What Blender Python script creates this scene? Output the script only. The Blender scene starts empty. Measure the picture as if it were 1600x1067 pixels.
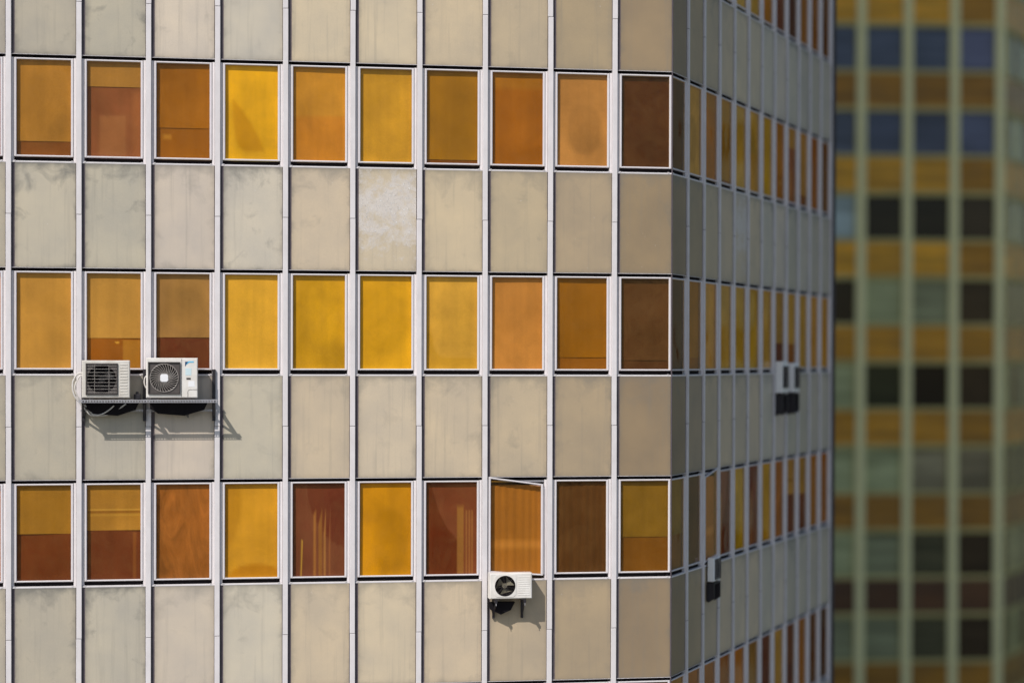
import bpy, bmesh, math, random
from mathutils import Vector, Matrix
random.seed(7)
R = math.radians
sc = bpy.context.scene
COL = sc.collection

# ------------------------------------------------------------------ camera
Z0 = 24.0                                   # height of the first mullion joint above the ground
FPX, CX, CY, CZ = 3677.4, 2.1137, -37.2178, -5.4613 + Z0
YAW, PITCH, ROLL = 0.202063, -0.0117144, 0.0027876
fw = Vector((math.sin(YAW) * math.cos(PITCH), math.cos(YAW) * math.cos(PITCH), math.sin(PITCH)))
rt = Vector((math.cos(YAW), -math.sin(YAW), 0))
up = rt.cross(fw)
r2 = rt * math.cos(ROLL) + up * math.sin(ROLL)
u2 = -rt * math.sin(ROLL) + up * math.cos(ROLL)
cam = bpy.data.cameras.new('camera')
camo = bpy.data.objects.new('camera', cam); COL.objects.link(camo)
camo.matrix_world = Matrix(((r2.x, u2.x, -fw.x, CX), (r2.y, u2.y, -fw.y, CY), (r2.z, u2.z, -fw.z, CZ), (0, 0, 0, 1)))
cam.sensor_width = 36; cam.lens = FPX / 1600 * 36
cam.shift_x = -186.8 / 1600; cam.shift_y = 70.5 / 1600
cam.clip_start = 0.5; cam.clip_end = 3000
cam.dof.use_dof = True; cam.dof.focus_distance = 37.0; cam.dof.aperture_fstop = 0.25
sc.camera = camo

# ------------------------------------------------------------------ sky, sun, exposure
SUN = Vector((0.86, 1.0, -1.33)).normalized()       # direction the sunlight travels
world = bpy.data.worlds.new('World'); sc.world = world; world.use_nodes = True
nt = world.node_tree
sky = nt.nodes.new('ShaderNodeTexSky'); sky.sky_type = 'NISHITA'; sky.sun_disc = False
sky.sun_elevation = math.asin(-SUN.z); sky.sun_rotation = math.atan2(-SUN.x, -SUN.y)
sky.dust_density = 1.0; sky.air_density = 1.0
bg = nt.nodes['Background']; bg.inputs['Strength'].default_value = 0.108
nt.links.new(sky.outputs[0], bg.inputs[0])
sun = bpy.data.lights.new('sun', 'SUN'); sun.energy = 4.25; sun.angle = R(0.5); sun.color = (1.0, 0.95, 0.89)
suno = bpy.data.objects.new('sun', sun); COL.objects.link(suno)
suno.rotation_euler = SUN.to_track_quat('-Z', 'Y').to_euler()
sc.view_settings.view_transform = 'Standard'; sc.view_settings.look = 'None'
sc.view_settings.exposure = -0.10; sc.view_settings.gamma = 1.0; sc.view_settings.use_curve_mapping = False
sc.render.engine = 'CYCLES'
sc.cycles.max_bounces = 10; sc.cycles.transparent_max_bounces = 12
sc.cycles.use_denoising = True
sc.cycles.sample_clamp_indirect = 4.0

# ------------------------------------------------------------------ helpers
def lin(c):
    return tuple(((v / 255) / 12.92 if v <= 10.3 else (((v / 255) + 0.055) / 1.055) ** 2.4) for v in c)

class MB:
    def __init__(s): s.v = []; s.f = []
    def quad(s, a, b, c, d):
        n = len(s.v); s.v += [a, b, c, d]; s.f.append((n, n + 1, n + 2, n + 3)); return s
    def box(s, x0, x1, y0, y1, z0, z1):
        n = len(s.v)
        s.v += [(x, y, z) for z in (z0, z1) for y in (y0, y1) for x in (x0, x1)]
        for q in ((0, 2, 3, 1), (4, 5, 7, 6), (0, 1, 5, 4), (2, 6, 7, 3), (0, 4, 6, 2), (1, 3, 7, 5)):
            s.f.append(tuple(n + i for i in q))
        return s
    def chbox(s, x0, x1, y0, y1, z0, z1, c):
        """box whose front (y0) edges are chamfered by c"""
        n = len(s.v)
        s.v += [(x0, y1, z0), (x1, y1, z0), (x1, y1, z1), (x0, y1, z1),
                (x0, y0 + c, z0), (x1, y0 + c, z0), (x1, y0 + c, z1), (x0, y0 + c, z1),
                (x0 + c, y0, z0 + c), (x1 - c, y0, z0 + c), (x1 - c, y0, z1 - c), (x0 + c, y0, z1 - c)]
        F = [(3, 2, 1, 0), (8, 9, 10, 11)]
        for i in range(4):
            j = (i + 1) % 4
            F += [(i, j, j + 4, i + 4), (i + 4, j + 4, j + 8, i + 8)]
        s.f += [tuple(n + k for k in q) for q in F]
        return s
    def poly(s, pts, y0, y1):
        """extrude polygon (x,z) between y0 (front) and y1"""
        n = len(s.v); k = len(pts)
        s.v += [(p[0], y0, p[1]) for p in pts] + [(p[0], y1, p[1]) for p in pts]
        s.f.append(tuple(range(n, n + k))); s.f.append(tuple(range(n + 2 * k - 1, n + k - 1, -1)))
        for i in range(k):
            j = (i + 1) % k
            s.f.append((n + i, n + k + i, n + k + j, n + j))
        return s
    def tube(s, pts, r, seg=8, closed=False):
        n = len(s.v); P = [Vector(p) for p in pts]; K = len(P)
        for i, p in enumerate(P):
            if closed: t = P[(i + 1) % K] - P[i - 1]
            else: t = P[min(i + 1, K - 1)] - P[max(i - 1, 0)]
            t.normalize()
            a = Vector((0, 0, 1)) if abs(t.z) < 0.9 else Vector((1, 0, 0))
            e = t.cross(a).normalized(); g = t.cross(e)
            for k in range(seg):
                w = 2 * math.pi * k / seg
                s.v.append(tuple(p + e * (r * math.cos(w)) + g * (r * math.sin(w))))
        for i in range(K if closed else K - 1):
            j = (i + 1) % K
            for k in range(seg):
                l = (k + 1) % seg
                s.f.append((n + i * seg + k, n + i * seg + l, n + j * seg + l, n + j * seg + k))
        if not closed:
            s.f.append(tuple(n + k for k in range(seg))[::-1]); s.f.append(tuple(n + (K - 1) * seg + k for k in range(seg)))
        return s
    def mesh(s, name, smooth=False):
        me = bpy.data.meshes.new(name); me.from_pydata(s.v, [], s.f)
        bm = bmesh.new(); bm.from_mesh(me); bmesh.ops.recalc_face_normals(bm, faces=bm.faces); bm.to_mesh(me); bm.free()
        if smooth:
            for p in me.polygons: p.use_smooth = True
        return me

def obj(name, me, mat=None, parent=None, loc=(0, 0, 0), color=None, rotz=0, smooth=False):
    if isinstance(me, MB): me = me.mesh(name, smooth)
    o = bpy.data.objects.new(name, me); COL.objects.link(o)
    if mat and not me.materials: me.materials.append(mat)
    o.location = loc
    if rotz: o.rotation_euler = (0, 0, rotz)
    if parent: o.parent = parent
    if color: o.color = (*color, 1)
    return o
def thing(name, label, cat, loc=(0, 0, 0), rotz=0, group=None):
    o = bpy.data.objects.new(name, None); COL.objects.link(o)
    o.location = loc; o.rotation_euler = (0, 0, rotz); o.empty_display_size = 0.2
    return tag(o, label, cat, group)
def tag(o, label, cat, group=None):
    o['label'] = label; o['category'] = cat
    if group: o['group'] = group
    return o

# ------------------------------------------------------------------ materials
def mat(name):
    m = bpy.data.materials.new(name); m.use_nodes = True
    return m, m.node_tree, m.node_tree.nodes, m.node_tree.nodes['Principled BSDF']
def node(n, t, **kw):
    x = n.new(t)
    for k, v in kw.items():
        if k in x.inputs: x.inputs[k].default_value = v
        else: setattr(x, k, v)
    return x
def noise(T, scale, detail=4, rough=0.6, vec=None, dist=0.0):
    x = T.nodes.new('ShaderNodeTexNoise'); x.inputs['Scale'].default_value = scale
    x.inputs['Detail'].default_value = detail; x.inputs['Roughness'].default_value = rough; x.inputs['Distortion'].default_value = dist
    if vec: T.links.new(vec, x.inputs['Vector'])
    return x.outputs['Fac']
def ramp(T, fac, stops):
    x = T.nodes.new('ShaderNodeValToRGB'); e = x.color_ramp.elements
    while len(e) < len(stops): e.new(0.5)
    for i, (p, c) in enumerate(stops):
        e[i].position = p; e[i].color = (*c, 1) if isinstance(c, tuple) else (c, c, c, 1)
    T.links.new(fac, x.inputs[0]); return x.outputs[0]
def mixc(T, fac, a, b, typ='MIX'):
    x = T.nodes.new('ShaderNodeMix'); x.data_type = 'RGBA'; x.blend_type = typ
    for i, v in ((0, fac), (6, a), (7, b)):
        if hasattr(v, 'is_output'): T.links.new(v, x.inputs[i])
        else: x.inputs[i].default_value = (*v, 1) if isinstance(v, tuple) else v
    return x.outputs[2]
def math_(T, op, a, b=None):
    x = T.nodes.new('ShaderNodeMath'); x.operation = op
    for i, v in enumerate((a, b)):
        if v is None: continue
        if hasattr(v, 'is_output'): T.links.new(v, x.inputs[i])
        else: x.inputs[i].default_value = v
    return x.outputs[0]
def worldvec(T, scale=(1, 1, 1)):
    """object coordinates moved by a random offset of each object, so no two pieces repeat"""
    tc = T.nodes.new('ShaderNodeTexCoord'); oi = T.nodes.new('ShaderNodeObjectInfo')
    cmb = T.nodes.new('ShaderNodeCombineXYZ')
    for i, k in enumerate((37.0, 91.0, 53.0)): T.links.new(math_(T, 'MULTIPLY', oi.outputs['Random'], k), cmb.inputs[i])
    ad = T.nodes.new('ShaderNodeVectorMath'); ad.operation = 'ADD'
    T.links.new(tc.outputs['Object'], ad.inputs[0]); T.links.new(cmb.outputs[0], ad.inputs[1])
    mu = T.nodes.new('ShaderNodeVectorMath'); mu.operation = 'MULTIPLY'; mu.inputs[1].default_value = scale
    T.links.new(ad.outputs[0], mu.inputs[0])
    return mu.outputs[0], tc, oi
def bump(T, h, strength, dist, bs):
    b = T.nodes.new('ShaderNodeBump'); b.inputs['Strength'].default_value = strength; b.inputs['Distance'].default_value = dist
    T.links.new(h, b.inputs['Height']); T.links.new(b.outputs[0], bs.inputs['Normal'])

def make_panel(name, peel=False):
    m, T, N, b = mat(name); L = T.links
    v, tc, oi = worldvec(T)
    col = oi.outputs['Color']
    big = noise(T, 1.3, 3, 0.55, v)
    col = mixc(T, 1.0, col, ramp(T, big, [(0.3, (0.86, 0.87, 0.9)), (0.7, (1.06, 1.04, 1.0))]), 'MULTIPLY')
    fine = noise(T, 160, 2, 0.5, v)
    col = mixc(T, 1.0, col, ramp(T, fine, [(0.3, 0.93), (0.7, 1.06)]), 'MULTIPLY')
    # old grey washed-down dirt, heavier towards the upper rim of a panel, with its own ragged outline
    sep = T.nodes.new('ShaderNodeSeparateXYZ'); L.new(tc.outputs['Generated'], sep.inputs[0])
    d1 = noise(T, 3.2, 6, 0.62, v, 0.4)
    hz = math_(T, 'MULTIPLY', math_(T, 'POWER', sep.outputs[2], 5.0), 0.22)
    ex = math_(T, 'POWER', math_(T, 'ABSOLUTE', math_(T, 'SUBTRACT', math_(T, 'MULTIPLY', sep.outputs[0], 2.0), 1.0)), 10.0)
    ez = math_(T, 'POWER', math_(T, 'ABSOLUTE', math_(T, 'SUBTRACT', math_(T, 'MULTIPLY', sep.outputs[2], 2.0), 1.0)), 18.0)
    s1 = math_(T, 'ADD', math_(T, 'ADD', d1, hz), math_(T, 'MULTIPLY', math_(T, 'ADD', ex, ez), 0.2))
    st = ramp(T, s1, [(0.60, 0.0), (0.86, 1.0)])
    al = T.nodes.new('ShaderNodeAttribute'); al.attribute_type = 'OBJECT'; al.attribute_name = 'dirt'
    col = mixc(T, math_(T, 'MULTIPLY', st, math_(T, 'ADD', math_(T, 'MULTIPLY', al.outputs['Fac'], 0.5), 0.3)), col, (0.17, 0.165, 0.15))
    edge = math_(T, 'MULTIPLY', math_(T, 'MAXIMUM', ex, ez), math_(T, 'ADD', math_(T, 'MULTIPLY', noise(T, 6, 5, 0.6, v), 0.8), 0.05))
    col = mixc(T, math_(T, 'MULTIPLY', edge, 0.75), col, (0.16, 0.145, 0.12))
    # runs
    rv, _, _ = worldvec(T, (14, 1, 0.5))
    col = mixc(T, math_(T, 'MULTIPLY', ramp(T, noise(T, 1.0, 4, 0.6, rv), [(0.54, 0.0), (0.75, 1.0)]), 0.24), col, (0.2, 0.19, 0.17))
    # pale chips
    ch = ramp(T, noise(T, 26, 2, 0.4, v), [(0.79, 0.0), (0.80, 1.0)])
    col = mixc(T, math_(T, 'MULTIPLY', ch, 0.6), col, (0.66, 0.62, 0.58))
    rough = 0.42
    h = noise(T, 220, 2, 0.5, v)
    if peel:
        reach = math_(T, 'SUBTRACT', 1.0, math_(T, 'MULTIPLY', math_(T, 'ABSOLUTE', math_(T, 'SUBTRACT', sep.outputs[2], 0.62)), 1.7))
        p = math_(T, 'ADD', noise(T, 3.2, 9, 0.78, v, 0.3), math_(T, 'MULTIPLY', reach, 0.24))
        msk = ramp(T, p, [(0.56, 0.0), (0.72, 1.0)])
        under = mixc(T, noise(T, 7, 8, 0.75, v), (0.50, 0.455, 0.43), (0.80, 0.75, 0.71))
        col = mixc(T, math_(T, 'MULTIPLY', msk, 0.8), col, under)
        flk = ramp(T, math_(T, 'ADD', noise(T, 24, 6, 0.8, v, 0.3), math_(T, 'MULTIPLY', msk, 0.10)), [(0.66, 0.0), (0.69, 1.0)])
        col = mixc(T, math_(T, 'MULTIPLY', flk, 0.95), col, (0.86, 0.83, 0.80))
        drk = ramp(T, noise(T, 11, 7, 0.78, v, 0.5), [(0.30, 1.0), (0.37, 0.0)])
        col = mixc(T, math_(T, 'MULTIPLY', math_(T, 'MULTIPLY', drk, msk), 0.7), col, (0.16, 0.14, 0.14))
        h = math_(T, 'ADD', math_(T, 'MULTIPLY', h, 0.1), math_(T, 'ADD', math_(T, 'MULTIPLY', flk, 1.2), math_(T, 'MULTIPLY', msk, 0.4)))
        bump(T, h, 0.6, 0.006, b)
    else:
        bump(T, h, 0.15, 0.001, b)
    L.new(col, b.inputs['Base Color']); b.inputs['Roughness'].default_value = rough
    b.inputs['Specular IOR Level'].default_value = 0.35
    return m
M = {}
M['panel'] = make_panel('panel_paint'); M['peel'] = make_panel('panel_paint_peeling', True)

def simple(name, c, rough=0.5, metal=0.0, grime=0.12, gscale=6.0, spec=0.4, c2=None, stretch=(1, 1, 1)):
    m, T, N, b = mat(name)
    v, tc, oi = worldvec(T, stretch)
    g = ramp(T, noise(T, gscale, 6, 0.65, v), [(0.35, 0.0), (0.75, 1.0)])
    c2 = c2 or tuple(x * 0.45 for x in c)
    col = mixc(T, math_(T, 'MULTIPLY', g, grime), c, c2)
    T.links.new(col, b.inputs['Base Color'])
    b.inputs['Roughness'].default_value = rough; b.inputs['Metallic'].default_value = metal
    b.inputs['Specular IOR Level'].default_value = spec
    return m
M['alu'] = simple('mullion_aluminium', (0.74, 0.70, 0.71), 0.42, 0.0, 0.30, 3.0, 0.4, (0.40, 0.37, 0.36), (2, 2, 1))
M['sash'] = simple('sash_white', (0.70, 0.66, 0.68), 0.4, 0, 0.22, 8, 0.4, (0.45, 0.42, 0.40))
M['gasket'] = simple('gasket_rubber', (0.035, 0.027, 0.034), 0.7, 0, 0.5, 30, 0.2, (0.10, 0.085, 0.09))
M['joint'] = simple('joint_strip', (0.090, 0.075, 0.088), 0.6, 0, 0.6, 5, 0.25, (0.17, 0.14, 0.15), (2, 2, 1))
M['black'] = simple('black_void', (0.012, 0.010, 0.012), 0.8, 0, 0.2, 10, 0.1)
M['concrete'] = simple('concrete', (0.22, 0.21, 0.20), 0.85, 0, 0.5, 1.5)
M['casing'] = simple('casing_paint', (0.68, 0.65, 0.60), 0.4, 0, 0.5, 7, 0.4, (0.40, 0.34, 0.27))
M['casing2'] = simple('casing_paint_white', (0.80, 0.77, 0.73), 0.38, 0, 0.4, 6, 0.4, (0.44, 0.38, 0.31))
M['grille'] = simple('grille_plastic', (0.060, 0.050, 0.048), 0.5, 0, 0.3, 12)
M['casing3'] = simple('casing_paint_lifted', (0.88, 0.87, 0.85), 0.38, 0, 0.1, 6, 0.4)  # whitened to make up for sunlight missing on the side
M['plate'] = simple('grille_plate', (0.10, 0.085, 0.08), 0.5, 0, 0.5, 25)
M['wire'] = simple('grille_wire', (0.40, 0.36, 0.33), 0.4, 0.0, 0.3, 20)
M['fan'] = simple('fan_plastic', (0.012, 0.010, 0.010), 0.45, 0, 0.4, 10)
M['fanpale'] = simple('fan_plastic_pale', (0.26, 0.23, 0.16), 0.45, 0, 0.4, 10)
M['steel'] = simple('galvanised_steel', (0.55, 0.53, 0.56), 0.4, 0.5, 0.4, 10)
M['darksteel'] = simple('painted_steel_dark', (0.022, 0.019, 0.024), 0.5, 0, 0.3, 10)
M['pipe'] = simple('pipe_insulation', (0.66, 0.63, 0.60), 0.7, 0, 0.4, 15)
M['cable'] = simple('cable_sheath', (0.16, 0.15, 0.145), 0.6, 0, 0.4, 15)
M['sticker_white'] = simple('sticker_white', (0.86, 0.86, 0.88), 0.4, 0, 0.05)
M['sticker_cyan'] = simple('sticker_pale_cyan', (0.60, 0.74, 0.78), 0.4, 0, 0.1)
M['logo_dark'] = simple('emblem_dark_blue', (0.01, 0.05, 0.14), 0.4, 0, 0.05)
M['logo_light'] = simple('emblem_light_blue', (0.10, 0.50, 0.78), 0.4, 0, 0.05)

# amber glass
T_GLASS = (0.95, 0.67, 0.22)
def glass():
    m, T, N, b = mat('amber_glass'); N.remove(b)
    out = N['Material Output']
    v, tc, oi = worldvec(T)
    tr = N.new('ShaderNodeBsdfTransparent')
    d = ramp(T, noise(T, 1.6, 3, 0.5, v), [(0.3, 0.93), (0.7, 1.0)])
    T.links.new(mixc(T, 1.0, tuple(v ** 0.5 for v in T_GLASS), d, 'MULTIPLY'), tr.inputs[0])
    gl = N.new('ShaderNodeBsdfGlossy'); gl.inputs['Roughness'].default_value = 0.02
    bp = N.new('ShaderNodeBump'); bp.inputs['Strength'].default_value = 0.25; bp.inputs['Distance'].default_value = 0.02
    T.links.new(noise(T, 1.8, 1, 0.4, v), bp.inputs['Height']); T.links.new(bp.outputs[0], gl.inputs['Normal'])
    fr = N.new('ShaderNodeFresnel'); fr.inputs[0].default_value = 1.28
    geo = N.new('ShaderNodeNewGeometry')
    ff = math_(T, 'MULTIPLY', fr.outputs[0], math_(T, 'SUBTRACT', 1.0, geo.outputs['Backfacing']))
    mx = N.new('ShaderNodeMixShader'); T.links.new(ff, mx.inputs[0]); T.links.new(tr.outputs[0], mx.inputs[1]); T.links.new(gl.outputs[0], mx.inputs[2])
    # thin film of dust on the pane
    df = N.new('ShaderNodeBsdfDiffuse'); df.inputs[0].default_value = (0.55, 0.36, 0.16, 1)
    dm = ramp(T, noise(T, 4.0, 6, 0.7, v, 0.6), [(0.35, 0.005), (0.8, 0.045)])
    m2 = N.new('ShaderNodeMixShader'); T.links.new(dm, m2.inputs[0]); T.links.new(mx.outputs[0], m2.inputs[1]); T.links.new(df.outputs[0], m2.inputs[2])
    T.links.new(m2.outputs[0], out.inputs[0])
    return m
M['glass'] = glass()
def blind(name, mott, sc_=(1, 1, 1), dist=0.5, k=2.5):
    m, T, N, b = mat(name)
    v, tc, oi = worldvec(T, sc_)
    n1 = noise(T, k, 6, 0.62, v, dist)
    dye_glare = N.new('ShaderNodeAttribute'); dye_glare.attribute_name = 'dye_glare'
    col = mixc(T, 1.0, dye_glare.outputs['Color'], ramp(T, n1, [(0.3, 1 - mott), (0.72, 1 + mott)]), 'MULTIPLY')
    n2 = noise(T, 90, 3, 0.6, v)                 # weave
    col = mixc(T, 1.0, col, ramp(T, n2, [(0.3, 0.90), (0.7, 1.08)]), 'MULTIPLY')
    fv, _, _ = worldvec(T, (9, 1, 0.4))          # faded upright bands
    col = mixc(T, 1.0, col, ramp(T, noise(T, 1.0, 3, 0.5, fv), [(0.3, 0.94), (0.7, 1.05)]), 'MULTIPLY')
    T.links.new(col, b.inputs['Base Color']); b.inputs['Roughness'].default_value = 0.85; b.inputs['Specular IOR Level'].default_value = 0.15
    return m
M['blind'] = blind('blind_fabric', 0.10, dist=0.1, k=1.1)
M['mottled'] = blind('blind_fabric_mottled', 0.16, dist=0.6, k=1.0)
M['streaked'] = blind('blind_film_streaked', 0.42, (2.0, 1, 0.7), 1.6, 1.5)

# ------------------------------------------------------------------ ground
def ground_mat():
    m, T, N, b = mat('ground_asphalt')
    tc = N.new('ShaderNodeTexCoord')
    c = mixc(T, noise(T, 0.02, 8, 0.65, tc.outputs['Object']), (0.10, 0.105, 0.08), (0.24, 0.23, 0.20))
    T.links.new(c, b.inputs['Base Color']); b.inputs['Roughness'].default_value = 0.9
    return m
g = obj('ground', MB().quad((-1500, -1500, 0), (1500, -1500, 0), (1500, 1500, 0), (-1500, 1500, 0)), ground_mat())
g['kind'] = 'structure'

# ------------------------------------------------------------------ the tower
W, H = 1.05, 3.264
XC = 9.905 * W                 # the corner of the tower
XL = -2 * W                    # left end of the panelled front
ANG = R(61.8)                  # direction of the receding side, from the corner away from the viewer
LSIDE = XC - XL                # length of the panelled side
TOPZ = 116.0
tower = thing('office_tower', 'cream panelled office tower with white mullions and rows of amber windows, seen at its corner', 'office tower', (XC, 0, 0))
su = Vector((math.cos(ANG), math.sin(ANG), 0))
_flip = {}
def flipped(me):
    if me.name not in _flip:
        f = me.copy(); f.name = me.name + '_handed'
        for v in f.vertices: v.co.x = -v.co.x; v.co.y *= 0.7      # the side is a flatter curtain wall
        f.flip_normals(); _flip[me.name] = f
    return _flip[me.name]
def tobj(side, name, me, m, loc, parent=None, color=None):
    """part of the front (side 0) at loc, or its handed twin on the receding side (side 1)"""
    if isinstance(me, MB): me = me.mesh(name)
    if m and not me.materials: me.materials.append(m)
    if side: me = flipped(me)
    if parent is not None: return obj(name, me, m, parent, loc, color)
    if not side: return obj(name, me, m, tower, Vector(loc) - Vector((XC, 0, 0)), color)
    lx = XC - loc[0]
    o = obj(name, me, m, tower, su * lx + Vector((-math.sin(ANG), math.cos(ANG), 0)) * loc[1] + Vector((0, 0, loc[2])), color, ANG)
    return o
# the building's body: plain walls behind the panels, stretched left and up out of view to shade the far block
sn = Vector((-math.sin(ANG), math.cos(ANG), 0))
def plan(off):          # outline of the body, set back by off from the panel plane
    c = Vector((XC, 0, 0)) + Vector((-off * math.tan(ANG / 2), off, 0))
    e = Vector((XC, 0, 0)) + su * (LSIDE + 0.05) + sn * off
    return [(-34.0, off), (c.x, c.y), (e.x, e.y), (e.x - 16 * math.sin(ANG), e.y + 16 * math.cos(ANG)), (-34.0, 22.0)]
def prism(pts, z0, z1):
    mb = MB(); n = len(pts)
    mb.v = [(x - XC, y, z0) for x, y in pts] + [(x - XC, y, z1) for x, y in pts]
    mb.f = [tuple(range(n))[::-1], tuple(range(n, 2 * n))] + [(i, (i + 1) % n, n + (i + 1) % n, n + i) for i in range(n)]
    return mb
obj('core_wall', prism(plan(0.62), 0, TOPZ), M['concrete'], tower)
obj('lower_wall', prism(plan(0.06), 0, Z0 - 4 * H - 4.10), M['concrete'], tower)
obj('upper_wall', prism(plan(0.06), Z0 + H + 0.80, TOPZ + 0.4), M['concrete'], tower)
obj('end_wall', MB().box(-34 - XC, XL - 0.25 - XC, 0.05, 0.60, Z0 - 4 * H - 4.09, Z0 + H + 0.79), M['concrete'], tower)

# window pieces, local origin: bay's left mullion axis, panel plane, joint height above
def sash_mb(x0, x1, z0, z1, y0=0.008, y1=0.055, t=0.035, c=0.007):
    mb = MB()
    mb.chbox(x0, x0 + t, y0, y1, z0, z1, c); mb.chbox(x1 - t, x1, y0, y1, z0, z1, c)
    mb.chbox(x0 + t, x1 - t, y0, y1, z1 - t * 0.72, z1, c); mb.chbox(x0 + t, x1 - t, y0, y1, z0, z0 + t * 0.70, c)
    return mb
def bay_meshes(full):
    e = 1.01 if full else XC - 9 * W - 0.004
    sr = 0.966 if full else e - 0.006
    d = {'sr': sr, 'e': e}
    fr = MB()
    fr.chbox(0.041, 0.080, 0.022, 0.10, -2.450, -0.868, 0.004)
    fr.chbox(0.041, 0.062, 0.010, 0.022, -2.450, -0.868, 0.004)
    if full:
        fr.chbox(0.970, e - 0.001, 0.022, 0.10, -2.450, -0.868, 0.004)
        fr.chbox(0.988, e - 0.001, 0.010, 0.022, -2.450, -0.868, 0.004)
    fr.box(0.079, 0.971 if full else e, 0.056, 0.0695, -0.905, -0.878)
    d['window'] = fr.mesh('window')
    d['seal0'] = MB().box(0.041, e, 0.085, 0.12, -0.895, -0.815).mesh('weather_seal')
    d['seal1'] = MB().box(0.081, sr + 0.003, 0.085, 0.12, -2.452, -2.386).mesh('weather_seal')
    d['drip'] = MB().box(0.041, e, -0.006, 0.03, -0.823, -0.817).mesh('drip_edge')
    d['sash'] = sash_mb(0.084, sr, -2.386, -0.874).mesh('sash')
    d['pane'] = MB().box(0.118, sr - 0.034, 0.036, 0.042, -2.359, -0.902).mesh('pane')
    sill = MB(); sill.chbox(0.041, e, -0.004, 0.10, -2.478, -2.452, 0.004)
    sill.box(0.075, 0.105, -0.010, 0.0, -2.458, -2.444); sill.box(e - 0.075, e - 0.045, -0.010, 0.0, -2.458, -2.444)
    d['sill'] = sill.mesh('sill')
    d['panel'] = MB().chbox(0.094, e - 0.008, 0.0, 0.03, -0.815, 0.790, 0.003).mesh('spandrel_panel')
    d['joint0'] = MB().box(0.041, 0.094, 0.012, 0.03, -0.815, 0.790).mesh('joint_strip')
    d['joint1'] = MB().box(e - 0.008, e, 0.010, 0.03, -0.815, 0.790).mesh('joint_strip')
    return d
BAY, BAYC = bay_meshes(True), bay_meshes(False)
mull = MB()
mull.chbox(-0.040, 0.040, -0.034, 0.12, -H + 0.003, -0.004, 0.004)
MULL = mull.mesh('mullion')
MJ = MB().box(-0.036, 0.036, -0.028, 0.05, -0.004, 0.003).mesh('mullion_joint')

# ---- what hangs behind each pane, (row, column): (blind colour, covered share, colour below, extras; curved ones paint in reflections)
A = {}
def win(r, c, top, frac=1.0, low=(70, 34, 14), m='blind', lm='blind', shapes=(), folds=False, blob=None): A[(r, c)] = dict(blob=blob, top=top, frac=frac, low=low, m=m, lm=lm, shapes=shapes, folds=folds)
def arc(cx, cy, rx, ry, a0, a1, n=14): return [(cx + rx * math.cos(R(a0 + (a1 - a0) * i / n)), cy + ry * math.sin(R(a0 + (a1 - a0) * i / n))) for i in range(n + 1)]
# row 0
for c, k in {-1: (95, 50, 14), 0: (140, 82, 26), 1: (150, 90, 25), 2: (80, 35, 22), 3: (105, 48, 25), 4: (165, 100, 15), 5: (215, 140, 35), 6: (205, 130, 30), 7: (190, 120, 30), 8: (170, 100, 20), 9: (150, 90, 20), 10: (130, 80, 25)}.items():
    win(0, c, k)
# row 1
win(1, -1, (110, 62, 16)); win(1, 0, (150, 82, 16))
win(1, 1, (180, 122, 42), 0.85, (130, 72, 24), 'mottled', blob=(0.55, 0.5, 0.4, 0.42, -0.1))
win(1, 2, (168, 116, 46), 0.26, (136, 76, 40), 'blind', 'mottled', [([(0.24, 0.56), (0.72, 0.56), (0.73, 1.0), (0.21, 1.0)], (154, 94, 50)), ([(0.84, 0.30), (1.0, 0.30), (1.0, 1.0), (0.84, 1.0)], (148, 86, 44))])
win(1, 3, (164, 98, 14), 0.68, (156, 90, 12), 'mottled', 'blind', [([(0.12, 0.75), (0.27, 0.75), (0.27, 0.80), (0.12, 0.80)], (190, 124, 34))])
win(1, 4, (232, 166, 22), 1, m='mottled', shapes=[([(0.14, 0.36)] + [(0.30, 0.45), (0.45, 0.57), (0.58, 0.70), (0.68, 0.80), (0.74, 0.90), (0.62, 0.91), (0.40, 0.92), (0.27, 0.88), (0.20, 0.78), (0.15, 0.6)], (206, 142, 6))], blob=(0.5, 0.55, 0.44, 0.42, -0.05))
win(1, 5, (212, 144, 42), 1.0, (200, 130, 36), 'mottled', 'mottled', [([(0, 0.53), (1, 0.52), (1, 1), (0, 1)], (200, 126, 34))], blob=(0.56, 0.62, 0.42, 0.42, -0.14))
win(1, 6, (198, 142, 36), 1, m='mottled', blob=(0.5, 0.5, 0.42, 0.42, 0.08))
win(1, 7, (156, 104, 16), 0.96, (120, 66, 14), 'blind', blob=(0.6, 0.5, 0.5, 0.45, -0.08))
win(1, 8, (158, 90, 12), 1, m='mottled', shapes=[([(0, 0), (1, 0), (1, 0.17), (0, 0.17)], (162, 100, 18))])
win(1, 9, (186, 126, 62), 1, m='mottled', blob=(0.55, 0.6, 0.34, 0.28, -0.22))
win(1, 10, (74, 38, 12))
# row 2
win(2, -1, (195, 125, 30)); win(2, 0, (190, 125, 40))
win(2, 1, (194, 138, 56))
win(2, 2, (192, 138, 60), 0.68, (150, 84, 18), 'blind', 'blind', [([(0.67, 0.70), (1, 0.70), (1, 1), (0.67, 1)], (172, 112, 32)), ([(0.52, 0.72), (0.60, 0.72), (0.59, 0.735), (0.54, 0.735)], (235, 180, 90))])
win(2, 3, (158, 114, 64), 0.67, (100, 44, 24), 'mottled', blob=(0.6, 0.3, 0.4, 0.3, 0.1))
win(2, 4, (232, 172, 50)); win(2, 5, (206, 150, 24), 1, m='mottled', blob=(0.55, 0.4, 0.3, 0.35, 0.1))
win(2, 6, (224, 162, 26), 1, m='mottled', blob=(0.5, 0.45, 0.5, 0.4, -0.06))
win(2, 7, (216, 160, 56), 1, m='mottled', shapes=[([(0, 0.45), (0.10, 0.62)] + arc(0.34, 0.66, 0.22, 0.21, 180, 90, 6) + [(0.85, 0.88), (1, 0.86), (1, 1), (0, 1)], (206, 150, 40))], blob=(0.55, 0.5, 0.42, 0.36, -0.06))
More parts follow.
